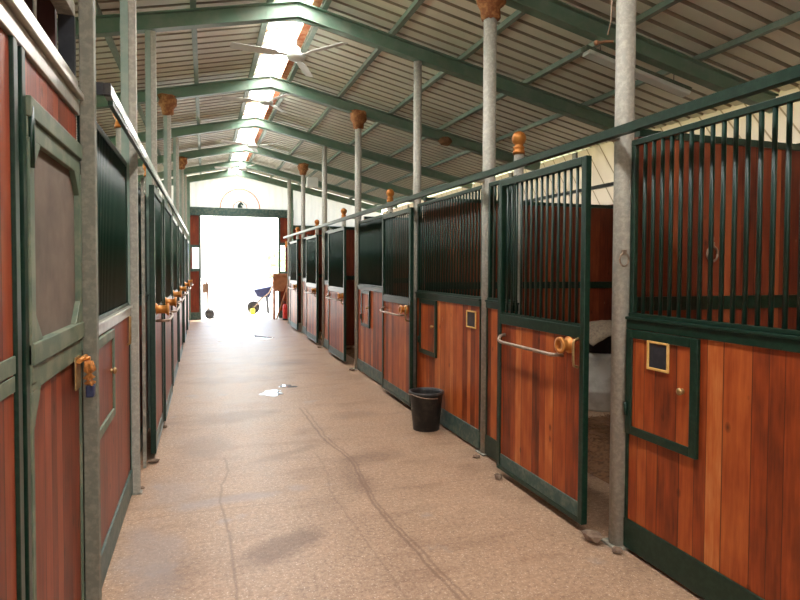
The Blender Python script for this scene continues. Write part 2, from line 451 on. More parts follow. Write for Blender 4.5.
# end wall: boarding with two small windows, a tall door opening and a translucent gable
EW = MB(); t0, t1 = Y1, Y1+.1
DX0, DX1, DZ = -.1, 2.15, 3.06
def wall_with_hole(mb, xa, xb, z0, z1, hx0, hx1, hz0, hz1):
    mb.box(xa, hx0, t0, t1, z0, z1); mb.box(hx1, xb, t0, t1, z0, z1)
    mb.box(hx0, hx1, t0, t1, z0, hz0); mb.box(hx0, hx1, t0, t1, hz1, z1)
wall_with_hole(EW, WX0, DX0-.03, 0, 3.06, -.34, -.14, 1.5, 2.12)
EW.box(DX1+.03, 2.20, t0, t1, 0, 3.06); EW.box(2.20, 2.36, t0, t1, 0, 1.42); EW.box(2.20, 2.36, t0, t1, 2.22, 3.06); EW.box(2.36, 2.6, t0, t1, 0, 3.06)
EW.box(2.6, WX1, t0, t1, 0, 2.72)
struct(EW.build('wall_end', 'wood_red'))
tr = MB()
tr.box(WX0, 2.6, t0-.05, t1+.02, 3.06, 3.30)
tr.box(DX0-.05, DX0, t0-.03, t1+.02, 0, 3.06); tr.box(DX1, DX1+.05, t0-.03, t1+.02, 0, 3.06)
tr.box(-.6, DX0-.05, t0-.03, t0, 0, .22); tr.box(DX1+.05, 2.6, t0-.03, t0, 0, .22)
for z in (1.42, 2.12): tr.box(-.38, -.1, t0-.02, t0, z, z+.08)
for z in (1.34, 2.22): tr.box(2.18, 2.5, t0-.02, t0, z, z+.08)
tr.box(2.6, WX1, t0-.04, t1+.02, 2.72, 2.84)
struct(tr.build('door_1', 'teal'))
ga = MB()
def gable_sheet(mb, xa, xb, zb):
    n = int((xb-xa)/.05); pts = []
    for i in range(n+1):
        x = xa+(xb-xa)*i/n
        pts.append((x, t0+.04+(.014 if (i//2) % 2 else 0), rz(x)+lift(Y1)-.01))
    vs = [(x, y, zb) for x, y, z in pts]+pts
    mb._n(vs, [(i, i+1, n+2+i, n+1+i) for i in range(n)])
gable_sheet(ga, WX0, 2.6, 3.28); gable_sheet(ga, 2.6, WX1, 2.82)
struct(ga.build('wall_gable', 'gable'))
gp = MB()
for x in (-.45, 2.52):
    gp.box(x-.06, x+.06, t0-.12, t0-.03 if 0 else t0-.055, 0, rz(x)+lift(Y1)-.2)
for (xa, xb) in ((RIDGE, WX1), (RIDGE, WX0)):
    gp.bar((xa, t0-.03, rz(xa)+lift(Y1)-.13), (xb, t0-.03, rz(xb)+lift(Y1)-.13), .08, .18)
struct(gp.build('trim_3', 'rafter'))
# unseen wall added behind the camera, narrow gap dims the light from there
bw = MB()
bw.box(WX0, -.1, Y0-.1, Y0, 0, 3.2); bw.box(1.1, WX1, Y0-.1, Y0, 0, 3.2); bw.box(WX0, WX1, Y0-.1, Y0, 3.2, 4.2)
struct(bw.build('wall_back_unseen', 'wood_red'))
# window panes
for i, (xa, xb, za, zb) in enumerate(((-.34, -.14, 1.5, 2.12), (2.20, 2.36, 1.42, 2.22))):
    gm = bpy.data.materials.get('pane_glass')
    if gm is None:
        gm, nt, b = new_mat('pane_glass'); b.inputs['Transmission Weight'].default_value = 1; b.inputs['Roughness'].default_value = .02; b.inputs['IOR'].default_value = 1.1
        b.inputs['Base Color'].default_value = (.95, .98, 1, 1)
    struct(MB().box(xa, xb, t0+.04, t0+.05, za, zb).build('window_%d' % (i+2), gm))

# long side walls: boards, then cream sheets under the eaves
for nm, x, s in (('wall_right', WX1, 1), ('wall_left', WX0, -1)):
    w = MB().box(min(x, x+.06*s), max(x, x+.06*s), Y0, Y1, 0, 2.45)
    struct(w.build(nm, 'wood_dark'))
    c = MB()
    if s > 0: c.box(min(x+.02*s, x+.03*s), max(x+.02*s, x+.03*s), Y0, Y1, 2.45, rz(x)+.03)
    if s > 0: struct(c.build(nm+'_upper', 'tarp'))
    r = MB().box(min(x-.05*s, x), max(x-.05*s, x), Y0, Y1, 2.70, 2.75)
    struct(r.build('trim_%d' % (4 if s > 0 else 5), 'dark'))

# ------------------------------------------------------------------ rafters, purlins, posts
RY = [4.42, 6.12, 8.72, 11.35, 14.0, 16.4]
words = ['nearest', 'second', 'third', 'fourth', 'fifth', 'sixth']
notes = ['above the fluorescent light fitting', 'behind the nearest ceiling fan hub', 'carrying the rust wrapped post heads beyond the first fan', 'in the middle distance', 'far down the aisle', 'last before the bright gable']
for i, y in enumerate(RY):
    L = lift(y); mb = MB(); D = .17
    for xb in (5.35, -3.55):
        for dz, w, h in ((-.02, .10, .012), (-D, .10, .012), (-.02-(D-.02)/2, .012, D-.03)):
            a = (RIDGE, y, rz(RIDGE)+L-.05+dz); b_ = (xb, y, rz(xb)+L-.05+dz)
            mb.bar(a, b_, w, h, up=(0, 0, 1))
    for sx in (-1, 1):   # ridge gusset
        mb.prism([(RIDGE, rz(RIDGE)+L-.26), (RIDGE+sx*.32, rz(RIDGE)+L-.30), (RIDGE+sx*.32, rz(RIDGE)+L-.2), (RIDGE, rz(RIDGE)+L-.1)], 'Y', y-.012, y+.012)
    o = mb.build('roof_rafter', 'rafter')
    tag(o, '%s green roof rafter, %s' % (words[i].capitalize(), notes[i]), 'roof beam', 'green steel rafters under the roof')
PX = [1.19, 1.93, 2.74, 3.56, 4.38, 5.2, .64, -.09, -.92, -1.74, -2.56, -3.38]
pn = ['along the right edge of the skylight', 'second to the right of the skylight', 'third to the right of the skylight', 'fourth to the right of the skylight', 'fifth to the right of the skylight', 'lowest at the right eaves',
      'along the left edge of the skylight', 'second to the left of the skylight', 'third to the left of the skylight', 'fourth to the left of the skylight', 'fifth to the left of the skylight', 'lowest at the left eaves']
for i, x in enumerate(PX):
    mb = MB()
    seg = [Y0-.1]+RY+[Y1]
    for a, b_ in zip(seg, seg[1:]):
        mb.bar((x, a, rz(x)+lift(a)-.028), (x, b_, rz(x)+lift(b_)-.028), .055, .05)
    o = mb.build('roof_purlin', 'rafter_d')
    tag(o, 'long thin green roof purlin running down the building, ' + pn[i], 'roof beam', 'green purlins under the roof sheets')

def rusty_head(root, x, y, zt, w):
    random.seed(int(y*100)); c = MB()
    c.lathe([(w*.42, zt-.19), (w*.6, zt-.17), (w*.62, zt-.10), (w*.95, zt-.05), (w, zt+.02), (w*1.0, zt+.07)], (x, y, 0), 14)
    for v in c.bm.verts:
        v.co.x += random.uniform(-.014, .014); v.co.y += random.uniform(-.014, .014); v.co.z += random.uniform(-.012, .012)
    c.build('rusty_head', 'rust', root)['label'] = 'rust brown wrapped head of the post'
def pz(x, y): return rz(x)+lift(y)-.235
RP = [(2.20, 2.72, 'Nearest round steel post of the right row, beside the hatch with the framed plate', 0, .052),
      (2.235, 4.42, 'Second post of the right row, rust wrapped head, beside the nearest sliding door', 1, .054),
      (2.222, 6.12, 'Third post of the right row, rising behind the black bucket', 0, .045),
      (2.215, 8.72, 'Fourth post of the right row with a rust wrapped head', 1, .05),
      (2.215, 11.35, 'Fifth post of the right row, plain topped, before the third open stall door', 0, .05),
      (2.22, 14.0, 'Sixth post of the right row with rust wrapped head, near the far door', 1, .05),
      (2.22, 16.4, 'Last post of the right row, at the end of the handrail', 0, .05)]
for x, y, lab, cap, r in RP:
    root = empty('support_post', (x, y, 0), lab, 'post', 'galvanised posts of the right row')
    MB().tube([(x, y, .012), (x, y, pz(x, y) if y > 3 else rz(x)-.03)], r, 22).build('pole', 'galv_pipe', root)
    MB().box(x-r*1.3, x+r*1.0, y-r*1.3, y+r*1.3, 0, .012).build('base_plate', 'galv', root)
    if cap: rusty_head(root, x, y, pz(x, y)-.01, .125)
LP = [(2.80, 'Nearest square post of the left row, beside the mesh stable door', 0),
      (4.36, 'Second post of the left row, between grille panel and narrow jamb', 0),
      (6.12, 'Third post of the left row, rising behind the first left sliding door', 0),
      (8.72, 'Fourth post of the left row with rust wrapped head', 1),
      (11.35, 'Fifth post of the left row, plain topped', 0),
      (14.0, 'Sixth post of the left row with rust wrapped head, near the far door', 1),
      (16.4, 'Last post of the left row, beside the far wall', 0)]
for i, (y, lab, cap) in enumerate(LP):
    x = -.463 if i == 0 else -.45; r = .028 if i == 0 else .024
    zt = pz(x, y) if y > 3 else rz(x)-.03
    root = empty('support_post', (x, y, 0), lab, 'post', 'galvanised posts of the left row')
    MB().box(x-r, x+r, y-r, y+r, .01, zt).build('pole', 'galv_old' if i == 0 else 'galv_pipe', root, .004)
    MB().box(x-r-.01, x+r+.012, y-r-.01, y+r+.01, 0, .01).build('base_plate', 'galv', root)
    if i: MB().box(x-r-.048, x-r, y-.02, y+.02, 0, zt).build('green_channel', 'rafter_d', root)['label'] = 'green painted channel along the post'
    if cap: rusty_head(root, x-.02, y, zt-.01, .12)
jb = MB().box(-.456, -.434, 4.885, 4.93, 0, 2.23)
tag(jb.build('jamb_post', 'galv'), 'short pale door jamb post just beyond the second left post', 'post')

# finial posts standing just inside the right stalls
for i, (x, y, lab) in enumerate(((2.5, 4.40, 'Nearest brass ball topped post, behind the bars of the nearest open door'),
                     (2.56, 8.2, 'Second brass ball topped post from the camera on the right'),
                     (2.55, 11.15, 'Third brass ball topped post from the camera on the right'),
                     (2.55, 14.0, 'Fourth brass ball topped post from the camera on the right'),
                     (2.5, 16.75, 'Farthest brass ball topped post, at the end of the right row'))):
    r_ = empty('finial_post', (x, y, 0), lab, 'post', 'brass ball topped posts')
    MB().tube([(x, y, 0), (x, y, 2.52)], .042, 18).build('pole', 'galv_pipe', r_)
    MB().lathe([(.05, 2.50), (.05, 2.53), (.042, 2.535), (.046, 2.55), (.05, 2.56), (.036, 2.57), (.036, 2.58), (.052, 2.6), (.06, 2.625), (.058, 2.65), (.045, 2.675), (.02, 2.69), (0.0005, 2.693)], (x, y, 0), 20).build('brass_finial', 'gold', r_)
for (x, y, z, lab) in ((-.63, 5.2, 2.84, 'brass ball topped post above the near end of the left handrail'), (-.63, 7.6, 2.80, 'farther brass ball topped post above the left handrail')):
    r_ = empty('finial_post', (x, y, 0), lab, 'post', 'brass ball topped posts')
    MB().tube([(x, y, 0), (x, y, z-.17)], .035, 16).build('pole', 'galv_pipe', r_)
    MB().lathe([(.045, z-.19), (.045, z-.16), (.034, z-.13), (.05, z-.1), (.058, z-.07), (.055, z-.04), (.03, z-.01), (0.0005, z)], (x, y, 0), 18).build('brass_finial', 'gold', r_)

# ------------------------------------------------------------------ door tracks / handrails
def rail_h(y): return .0075*max(0, y-4)
def track(name, x, ya, yb, label, w=.045, h=.046, zc=2.277, mat='green'):
    root = empty(name, (x, ya, 0), label, 'rail')
    mb = MB(); n = 8
    for i in range(n):
        a = ya+(yb-ya)*i/n; b_ = ya+(yb-ya)*(i+1)/n
        mb.bar((x, a, zc+rail_h(a)), (x, b_, zc+rail_h(b_)), w, h)
    mb.build('beam', mat, root)
    return root
tk = track('sliding_door_rail', 2.09, .35, 16.5, 'Long dark green rail carrying the sliding doors of the right row')
for x, y, _, _, r in RP:
    MB().box(2.12, x-r+.001, y-.03, y+.03, 2.252+rail_h(y), 2.272+rail_h(y)).build('bracket', 'galv', tk)
tl = track('sliding_door_rail', -.40, 2.90, 16.5, 'Long rail carrying the sliding doors of the left row, painted pale for its glare', .03, .05, 2.325, 'rail_glare')
MB().box(-.415, -.385, 2.865, 2.90, 2.30, 2.35).build('end_cap', 'black', tl)
MB().box(-.445, -.415, 2.87, 2.88, 2.298, 2.352).build('bracket', 'dark', tl)
for y in [p[0] for p in LP[1:]]:
    MB().box(-.419, -.404, y-.025, y+.025, 2.31+rail_h(y), 2.34+rail_h(y)).build('bracket', 'galv', tl)
lower = MB()
lower.bar((-.395, 2.93, 2.28), (-.395, 16.5, 2.28+rail_h(16.5)), .02, .02)
lower.build('runner', 'green', tl)

# ------------------------------------------------------------------ stall fronts
def grille(root, x, ya, yb, z0, z1, side, spacing=.0625, mat='green_bar', r=.0105):
    fr = MB()
    fr.box(x-.014, x+.014, ya, yb, z1-.032, z1)
    fr.box(x-.018, x+.018, ya, yb, z0, z0+.02)
    fr.box(x-.014, x+.014, ya, ya+.03, z0+.02, z1-.032)
    fr.box(x-.014, x+.014, yb-.03, yb, z0+.02, z1-.032)
    g = fr.build('grille', 'green', root, .003)
    n = max(1, int(round((yb-ya-.06)/spacing)))
    me = None
    for i in range(1, n):
        y = ya+.03 + (yb-ya-.06)*i/n
        if me is None:
            b = MB().tube([(0, 0, z0+.018), (0, 0, z1-.03)], r, 8)
            o = b.build('grille_bar', mat); me = o.data; o.parent = g
        else:
            o = bpy.data.objects.new('grille_bar', me); COL.objects.link(o); o.parent = g
        # grille mesh is stored relative to its root
        o.location = Vector((x, y, 0)) - root.location
    return g

def knob(root, p, sx, name='knob', r=.017, mat='brass_old'):
    x, y, z = p
    MB().lathe([(r*.6, 0), (r*.45, .5*r*sx*1.0), (r*.45, r*sx), (r, 1.3*r*sx), (r*1.05, 1.9*r*sx), (r*.6, 2.4*r*sx), (0.0005, 2.5*r*sx)], (x, y, z), 14, 'X').build(name, mat, root)

def fixed_front(x, ya, yb, sx, label, wm='wood', hatch=None, plate=None, sill_mat='green', trim_mat='teal', frame_mat='green', low_only=False, sp=.0625, hatch_knob=True, group=None):
    """sx: +1 when the aisle lies towards +x, -1 when it lies towards -x (right row)"""
    root = empty('stall_front', (x, ya, 0), label, 'stall wall', group)
    X = lambda d: x+sx*d                       # d>0 : out towards the aisle
    def bx(mb, d0, d1, a, b, z0, z1):
        xs = sorted((X(d0), X(d1))); mb.box(xs[0], xs[1], a, b, z0, z1); return mb
    bx(MB(), -.03, 0, ya, yb, .17, 1.225).build('board_panel', wm, root)
    bx(MB(), -.035, .012, ya, yb, .02, .18).build('kick_board', trim_mat, root, .004)
    sl = MB(); bx(sl, -.045, .012, ya, yb, 1.225, 1.275); bx(sl, -.05, .022, ya, yb, 1.275, 1.29)
    sl.build('sill', sill_mat, root, .003)
    if not low_only:
        e = MB(); bx(e, -.04, .006, ya, ya+.02, .18, 1.225); e.build('edge_strip', frame_mat, root)
        e = MB(); bx(e, -.04, .006, yb-.02, yb, .18, 1.225); e.build('edge_strip', frame_mat, root)
        grille(root, X(-.018), ya, yb, 1.29, 2.245, sx, sp)
    if hatch:
        a, b, z0, z1 = hatch; w = .045
        hd = MB(); bx(hd, .001, .012, a+w, b-w, z0+w, z1-w)
        h = hd.build('feed_hatch', wm, root)
        fr = MB()
        bx(fr, .001, .022, a, a+w, z0, z1); bx(fr, .001, .022, b-w, b, z0, z1); bx(fr, .001, .022, a+w, b-w, z0, z0+w); bx(fr, .001, .022, a+w, b-w, z1-w, z1)
        off = root.location
        fo = fr.build('hatch_frame', frame_mat if sill_mat == 'green' else 'dusty', root, .003)
        if hatch_knob:
            ky = a+w+.05 if sx < 0 else b-w-.05
            k0 = MB(); rr = .018
            x0 = X(.012)
            k0.lathe([(rr*.8, 0), (rr*.5, sx*.006), (rr*.5, sx*.010), (rr*.95, sx*.014), (rr*1.0, sx*.022), (rr*.5, sx*.029), (.0005, sx*.03)], (x0, ky, (z0+z1)/2+.02), 16, 'X')
            k0.build('knob', 'brass_old', root)
            hg = MB(); hy = b-.01 if sx < 0 else a+.01
            hg.tube([(X(.028), hy, z0+.1), (X(.028), hy, z0+.17)], .009, 8); hg.build('hinge', frame_mat, root)
    if plate:
        a, b, z0, z1 = plate; d = .012 if hatch and plate[0] > hatch[0] and plate[1] < hatch[1]+.01 else 0
        pf = MB(); w = .013
        bx(pf, d+.001, d+.012, a, a+w, z0, z1); bx(pf, d+.001, d+.012, b-w, b, z0, z1); bx(pf, d+.001, d+.012, a+w, b-w, z0, z0+w); bx(pf, d+.001, d+.012, a+w, b-w, z1-w, z1)
        po = pf.build('plate_frame', 'yellow', root, .003); po['label'] = 'small yellow framed name plate holder'
        q = MB(); bx(q, d+.001, d+.005, a+w, b-w, z0+w, z1-w); q.build('plate', 'dark', root)
    return root

def sliding_door(x, ya, yb, sx, label, wm='wood', rail=True, hinge_side=None, sp=.065, z0=.05, z1=2.2, near='low', group=None, white=False):
    """x = aisle face. The near stile (low y) shows its end to the camera."""
    root = empty('sliding_stall_door', (x, ya, z0), label, 'stable door', group)
    X = lambda d: x+sx*d
    def bx(mb, d0, d1, a, b, za, zb):
        xs = sorted((X(d0), X(d1))); mb.box(xs[0], xs[1], a, b, za, zb); return mb
    T = -.04; w = .042
    fr = MB()
    bx(fr, T, 0, ya, ya+w, z0, z1); bx(fr, T, 0, yb-w, yb, z0, z1); bx(fr, T, 0, ya+w, yb-w, z1-.05, z1); bx(fr, T, 0, ya+w, yb-w, 1.14, 1.21)
    bx(fr, T, 0, ya+w, yb-w, z0, z0+.03)
    fr.build('frame', 'green', root, .004)
    bx(MB(), -.032, -.012, ya+w, yb-w, .17, 1.14).build('board_panel', wm, root)
    bx(MB(), -.036, -.006, ya+w, yb-w, z0+.03, .17).build('kick_plate', 'teal', root, .003)
    n = int(round((yb-ya-2*w)/sp)); me = None
    gx = X(-.02)
    g = MB(); bx(g, -.032, -.008, ya+w, yb-w, 1.21, 1.225); g = g.build('grille', 'green', root)
    for i in range(1, n):
        y = ya+w + (yb-ya-2*w)*i/n
        if me is None:
            o = MB().tube([(0, 0, 1.222), (0, 0, z1-.048)], .009, 8).build('grille_bar', 'green_bar'); me = o.data; o.parent = g
        else:
            o = bpy.data.objects.new('grille_bar', me); COL.objects.link(o); o.parent = g
        o.location = Vector((gx, y, 0)) - root.location
    for y in (ya+.14, yb-.14):
        hm = MB(); bx(hm, -.028, -.016, y-.02, y+.02, z1, 2.238 if sx < 0 else 2.265); hm.build('hanger', 'galv', root)
    if rail:
        ra, rb = (ya+.22, yb-.1)
        zz = 1.02 if sx < 0 else 1.10; e = 0 if sx < 0 else .03; kz = 1.09 if sx < 0 else 1.20
        h = MB().tube([(X(-.01), rb, zz+.045), (X(.03), rb, zz+.035), (X(.055+e), rb-.02, zz+.01), (X(.06+e), rb-.06, zz), (X(.06+e), ra+.06, zz), (X(.055+e), ra+.02, zz), (X(-.01), ra, zz)], .012, 10)
        h.build('grab_rail', 'rod', root)['label'] = 'worn steel grab rail'
        ro = MB().lathe([(.052, 0), (.052, .012*sx), (.034, .02*sx), (.034, (.055+e)*sx), (.05, (.064+e)*sx), (.05, (.078+e)*sx), (.03, (.08+e)*sx), (.03, (.06+e)*sx), (.0005, (.06+e)*sx)], (X(-.012), ya+.15, kz), 20, 'X')
        ro.build('roller_knob', 'gold', root)['label'] = 'golden brass roller knob'
        if sx < 0: hk = MB().tube([(X(.0), ya+.05, 1.14), (X(.03), ya+.05, 1.13), (X(.035), ya+.05, 1.10), (X(.035), ya+.05, 1.01), (X(.03), ya+.05, .98), (X(.0), ya+.05, .97)], .008, 8)
        if sx < 0: hk.build('latch_hook', 'brass_old', root)
    return root

# right row -----------------------------------------------------------
fixed_front(XR, .55, 2.665, -1, 'Nearest stall front on the right edge with framed plate and brass knobbed hatch', hatch=(2.165, 2.655, .655, 1.222), plate=(2.345, 2.495, 1.03, 1.18), trim_mat='green')
sliding_door(2.08, 2.895, 3.95, -1, 'Nearest right sliding door half open, brass roller knob and steel grab rail')
fixed_front(XR, 3.93, 4.365, -1, 'Narrow boarded strip between the nearest right sliding door and second post', trim_mat='green')
fixed_front(XR, 4.475, 6.06, -1, 'Boarded stall front with green grille behind the black bucket', hatch=(5.45, 5.93, .65, 1.222), plate=(4.56, 4.75, 1.03, 1.18), hatch_knob=True)
sliding_door(2.10, 5.99, 7.05, -1, 'Second right sliding door, nearly closed, left of the black bucket')
fixed_front(XR, 7.06, 8.66, -1, 'Stall front between second right sliding door and fourth post', hatch=(7.95, 8.4, .7, 1.222))
sliding_door(2.10, 9.17, 10.44, -1, 'Third right sliding door, beyond the fourth post, dark opening before it')
fixed_front(XR, 10.5, 11.29, -1, 'Short stall front behind the third right sliding door')
sliding_door(2.10, 11.6, 12.86, -1, 'Fourth right sliding door, beyond the fifth post')
fixed_front(XR, 12.9, 13.94, -1, 'Short stall front behind the fourth right sliding door')
sliding_door(2.10, 14.2, 15.4, -1, 'Farthest right sliding door, next to the bright end doorway')
fixed_front(XR, 15.45, 16.34, -1, 'Farthest stall front on the right beside the last post')

# stall partitions running back from the fronts
def partition(xa, xb, y, label, z1=2.335, rail=True):
    root = empty('stall_partition', ((xa+xb)/2, y, 0), label, 'stall wall', 'board partitions between stalls')
    MB().box(xa, xb, y-.02, y+.02, .0, z1-.04).build('board_panel', 'wood_dark', root)
    MB().box(xa, xb, y-.03, y+.03, z1-.04, z1).build('top_rail', 'green', root)
    MB().box(xa, xb, y-.035, y-.021, 1.31, 1.39).build('middle_rail', 'green', root)
    return root
pr_ = [(2.78, 'Board partition behind the bars at the right edge of the picture'), (6.18, 'Board partition seen through the nearest open right door'), (8.80, 'Board partition seen beyond the fourth right post'),
       (11.42, 'Board partition behind the fifth right post'), (14.1, 'Board partition behind the sixth right post'), (16.5, 'Last board partition on the right before the end wall')]
for y, lab in pr_: partition(2.33, WX1-.01, y, lab)
for i, y in enumerate((2.83, 6.25, 8.85, 11.5, 14.1, 16.5)):  # left partitions are unseen, put in to block light
    partition(WX0+.01, -.60, y, ['Nearest', 'Second', 'Third', 'Fourth', 'Fifth', 'Last'][i]+' unseen board partition behind the left stall fronts, added to block light', 2.3)

# left row ------------------------------------------------------------
fixed_front(XL+.018, 2.84, 4.325, 1, 'Left stall front with dense green grille and sill painted pale for its glare beyond the mesh door', 'wood_red', hatch=(2.87, 3.5, .75, 1.215), sill_mat='galv_lit', trim_mat='teal', sp=.05)
hk = MB().tube([(XL+.0, 4.20, 1.24), (XL+.035, 4.20, 1.22), (XL+.035, 4.20, 1.05), (XL+.0, 4.20, 1.03)], .009, 8)
tag(hk.build('pull_handle', 'brass_old'), 'upright brass handle beneath the glare-painted sill of the left stall front', 'handle')
fixed_front(XL, 4.42, 4.86, 1, 'Narrow boarded strip beyond the second left post', 'wood_red', trim_mat='teal', sp=.05)
LD = [(5.07, 6.02, 'Nearest sliding door of the left row with dark stile'), (6.12, 7.45, 'Second sliding door of the left row with brass roller knob'),
      (7.9, 9.3, 'Third sliding door of the left row'), (9.9, 11.2, 'Fourth sliding door of the left row'),
      (12.4, 13.7, 'Fifth sliding door of the left row'), (14.9, 16.2, 'Farthest sliding door of the left row beside the end wall')]
for i, (a, b_, lab) in enumerate(LD):
    sliding_door(-.375+(.012 if i == 1 else 0), a, b_, 1, lab, 'wood_red', sp=.05)
LF = [(4.96, 6.05, 'Stall front hidden mostly behind the nearest left sliding door'), (6.19, 8.65, 'Stall front behind the second left sliding door'), (8.79, 11.28, 'Stall front behind the third left sliding door'),
      (11.42, 13.93, 'Stall front behind the fourth left sliding door'), (14.07, 16.33, 'Farthest stall front of the left row')]
for a, b_, lab in LF: fixed_front(XL-.02, a, b_, 1, lab, 'wood_red', sp=.06)

# ---- near-left tack room wall: boards, mesh door, glare-painted ledge, open transom
def bxx(mb, d0, d1, a, b, z0, z1): mb.box(XL+d0, XL+d1, a, b, z0, z1); return mb
r0 = empty('tack_room_wall', (XL, .4, 0), 'Boarded wall section at the extreme left edge of the picture', 'stall wall')
bxx(MB(), -.03, 0, .4, 1.865, .0, 2.17).build('board_panel', 'wood_red', r0)
w_ = MB(); bxx(w_, .001, .006, .4, 1.86, 1.205, 1.25); bxx(w_, .001, .008, .4, 1.86, 1.255, 1.305); w_.build('middle_rail', 'dusty', r0, .004)
w_ = MB(); bxx(w_, -.03, .010, 1.87, 1.91, 0, 2.2); bxx(w_, -.03, -.004, 1.912, 1.945, 0, 2.2); bxx(w_, -.03, .010, 1.948, 1.985, 0, 2.2)
w_.build('door_jamb', 'green', r0, .003)
r1 = empty('ledge_beam', (XL, .4, 2.17), 'Steel ledge, painted pale for its glare, above the near left door boards', 'beam')
w_ = MB(); bxx(w_, -.06, .012, .4, 2.76, 2.175, 2.235); bxx(w_, -.06, .03, .4, 2.76, 2.24, 2.262); bxx(w_, -.06, .008, .4, 2.76, 2.262, 2.32)
w_.build('ledge_profile', 'galv_lit', r1, .003)
w_ = MB(); bxx(w_, -.06, .014, 2.45, 2.705, 2.17, 2.265); 
r2 = empty('transom_frame', (XL, .4, 2.32), 'Pale steel frame along the top of the dark transom opening', 'beam')
w_.bm.free()
bxx(MB(), -.06, .0, .4, 2.76, 2.575, 2.63).build('top_rail', 'galv', r2, .003)
bxx(MB(), -.06, -.0, 2.74, 2.765, 2.325, 2.575).build('side_post', 'dark', r2)  # coloured dark to pass for the shade in the opening
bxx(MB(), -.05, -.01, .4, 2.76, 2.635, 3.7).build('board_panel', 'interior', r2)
tag(MB().tube([(XL-.02, 2.22, 2.335), (XL-.02, 2.22, 2.57)], .006, 6).build('hanging_rod', 'galv'), 'thin pale rod standing in the dark transom opening', 'rod')
# room behind the transom
rm = MB().box(WX0+.02, XL-.07, .25, .3, 0, 2.9).box(WX0+.02, XL-.07, .3, 2.78, 2.62, 2.66).box(-1.9, -1.85, .3, 2.78, 0, 2.62).box(-1.85, XL-.07, 2.74, 2.775, 2.33, 2.62)
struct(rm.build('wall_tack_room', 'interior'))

dr = empty('mesh_stable_door', (XL, 1.99, 0), 'Near left stable door with dusty insect mesh window and boarded lower half', 'stable door')
A, B = 1.99, 2.755
bxx(MB(), -.03, 0, A, B, 2.055, 2.17).build('head_board', 'wood_red', dr)
fr = MB()
bxx(fr, -.03, .022, A, B, 1.99, 2.05)
bxx(fr, -.03, .012, A, B, 1.93, 1.988)
bxx(fr, -.03, .016, A, A+.05, 1.2, 1.93)
bxx(fr, -.03, .016, B-.035, B, 1.2, 1.93)
bxx(fr, -.03, .022, A, B, 1.255, 1.32); bxx(fr, -.03, .012, A, B, 1.175, 1.25)
for (ya, yb, za, zb) in ((A+.05, A+.14, 1.93, 1.84), (B-.035, B-.125, 1.93, 1.84), (A+.05, A+.14, 1.32, 1.41), (B-.035, B-.125, 1.32, 1.41)):
    fr.prism([(ya, za), (yb, za), (ya, zb)], 'X', XL-.02, XL+.014)
for (ya, yb, za, zb) in ((A+.03, A+.12, 1.175, 1.05),):
    fr.prism([(ya, za), (yb, za), (ya, zb)], 'X', XL-.005, XL+.011)
bxx(fr, -.03, .012, A, A+.03, .02, 1.175); bxx(fr, -.03, .010, B-.012, B, .02, 1.175)
fr.build('frame', 'dusty', dr, .003)
bxx(MB(), -.012, -.006, A+.05, B-.035, 1.32, 1.93).build('mesh_screen', 'screen', dr)
bxx(MB(), -.03, 0, A+.03, B-.012, .02, 1.175).build('board_panel', 'wood_red', dr)
hn = MB().tube([(XL+.018, A+.015, 1.84), (XL+.018, A+.015, 2.02)], .008, 10); hn.box(XL+.013, XL+.02, A+.02, A+.05, 1.86, 2.0)
hn.build('hinge', 'green', dr)
lt = MB(); bxx(lt, .012, .018, 2.60, 2.685, 1.06, 1.19)
lt.build('latch_plate', 'brass_old', dr)
MB().tube([(XL+.028, 2.60, 1.175), (XL+.028, 2.74, 1.175)], .010, 10).tube([(XL+.028, 2.66, 1.175), (XL+.058, 2.66, 1.178)], .008, 8).build('bolt', 'gold', dr)
# twine bundle and padlock hanging from the bolt
random.seed(3)
tw = MB()
for i in range(16):
    a = random.uniform(-.03, .03); b_ = random.uniform(-.018, .018)
    pts = [(XL+.052+b_*.6, 2.66+a*.5, 1.165), (XL+.057+b_, 2.66+a, 1.13), (XL+.052-b_, 2.66-a*.8, 1.10), (XL+.057+b_, 2.66+a*1.1, 1.075)]
    tw.tube(pts, .0065, 5)
tag(tw.build('twine_bundle', 'ochre'), 'orange twine bundle hanging from the bolt of the near left door', 'twine')
pk = empty('padlock', (XL+.057, 2.66, 1.02), 'small navy padlock dangling beneath the orange twine', 'padlock')
MB().box(XL+.042, XL+.072, 2.64, 2.685, 1.02, 1.07).build('lock_body', 'blue', pk, .006)
MB().tube([(XL+.057, 2.647, 1.07), (XL+.057, 2.65, 1.088), (XL+.057, 2.662, 1.095), (XL+.057, 2.675, 1.088), (XL+.057, 2.678, 1.07)], .004, 6).build('shackle', 'galv', pk)

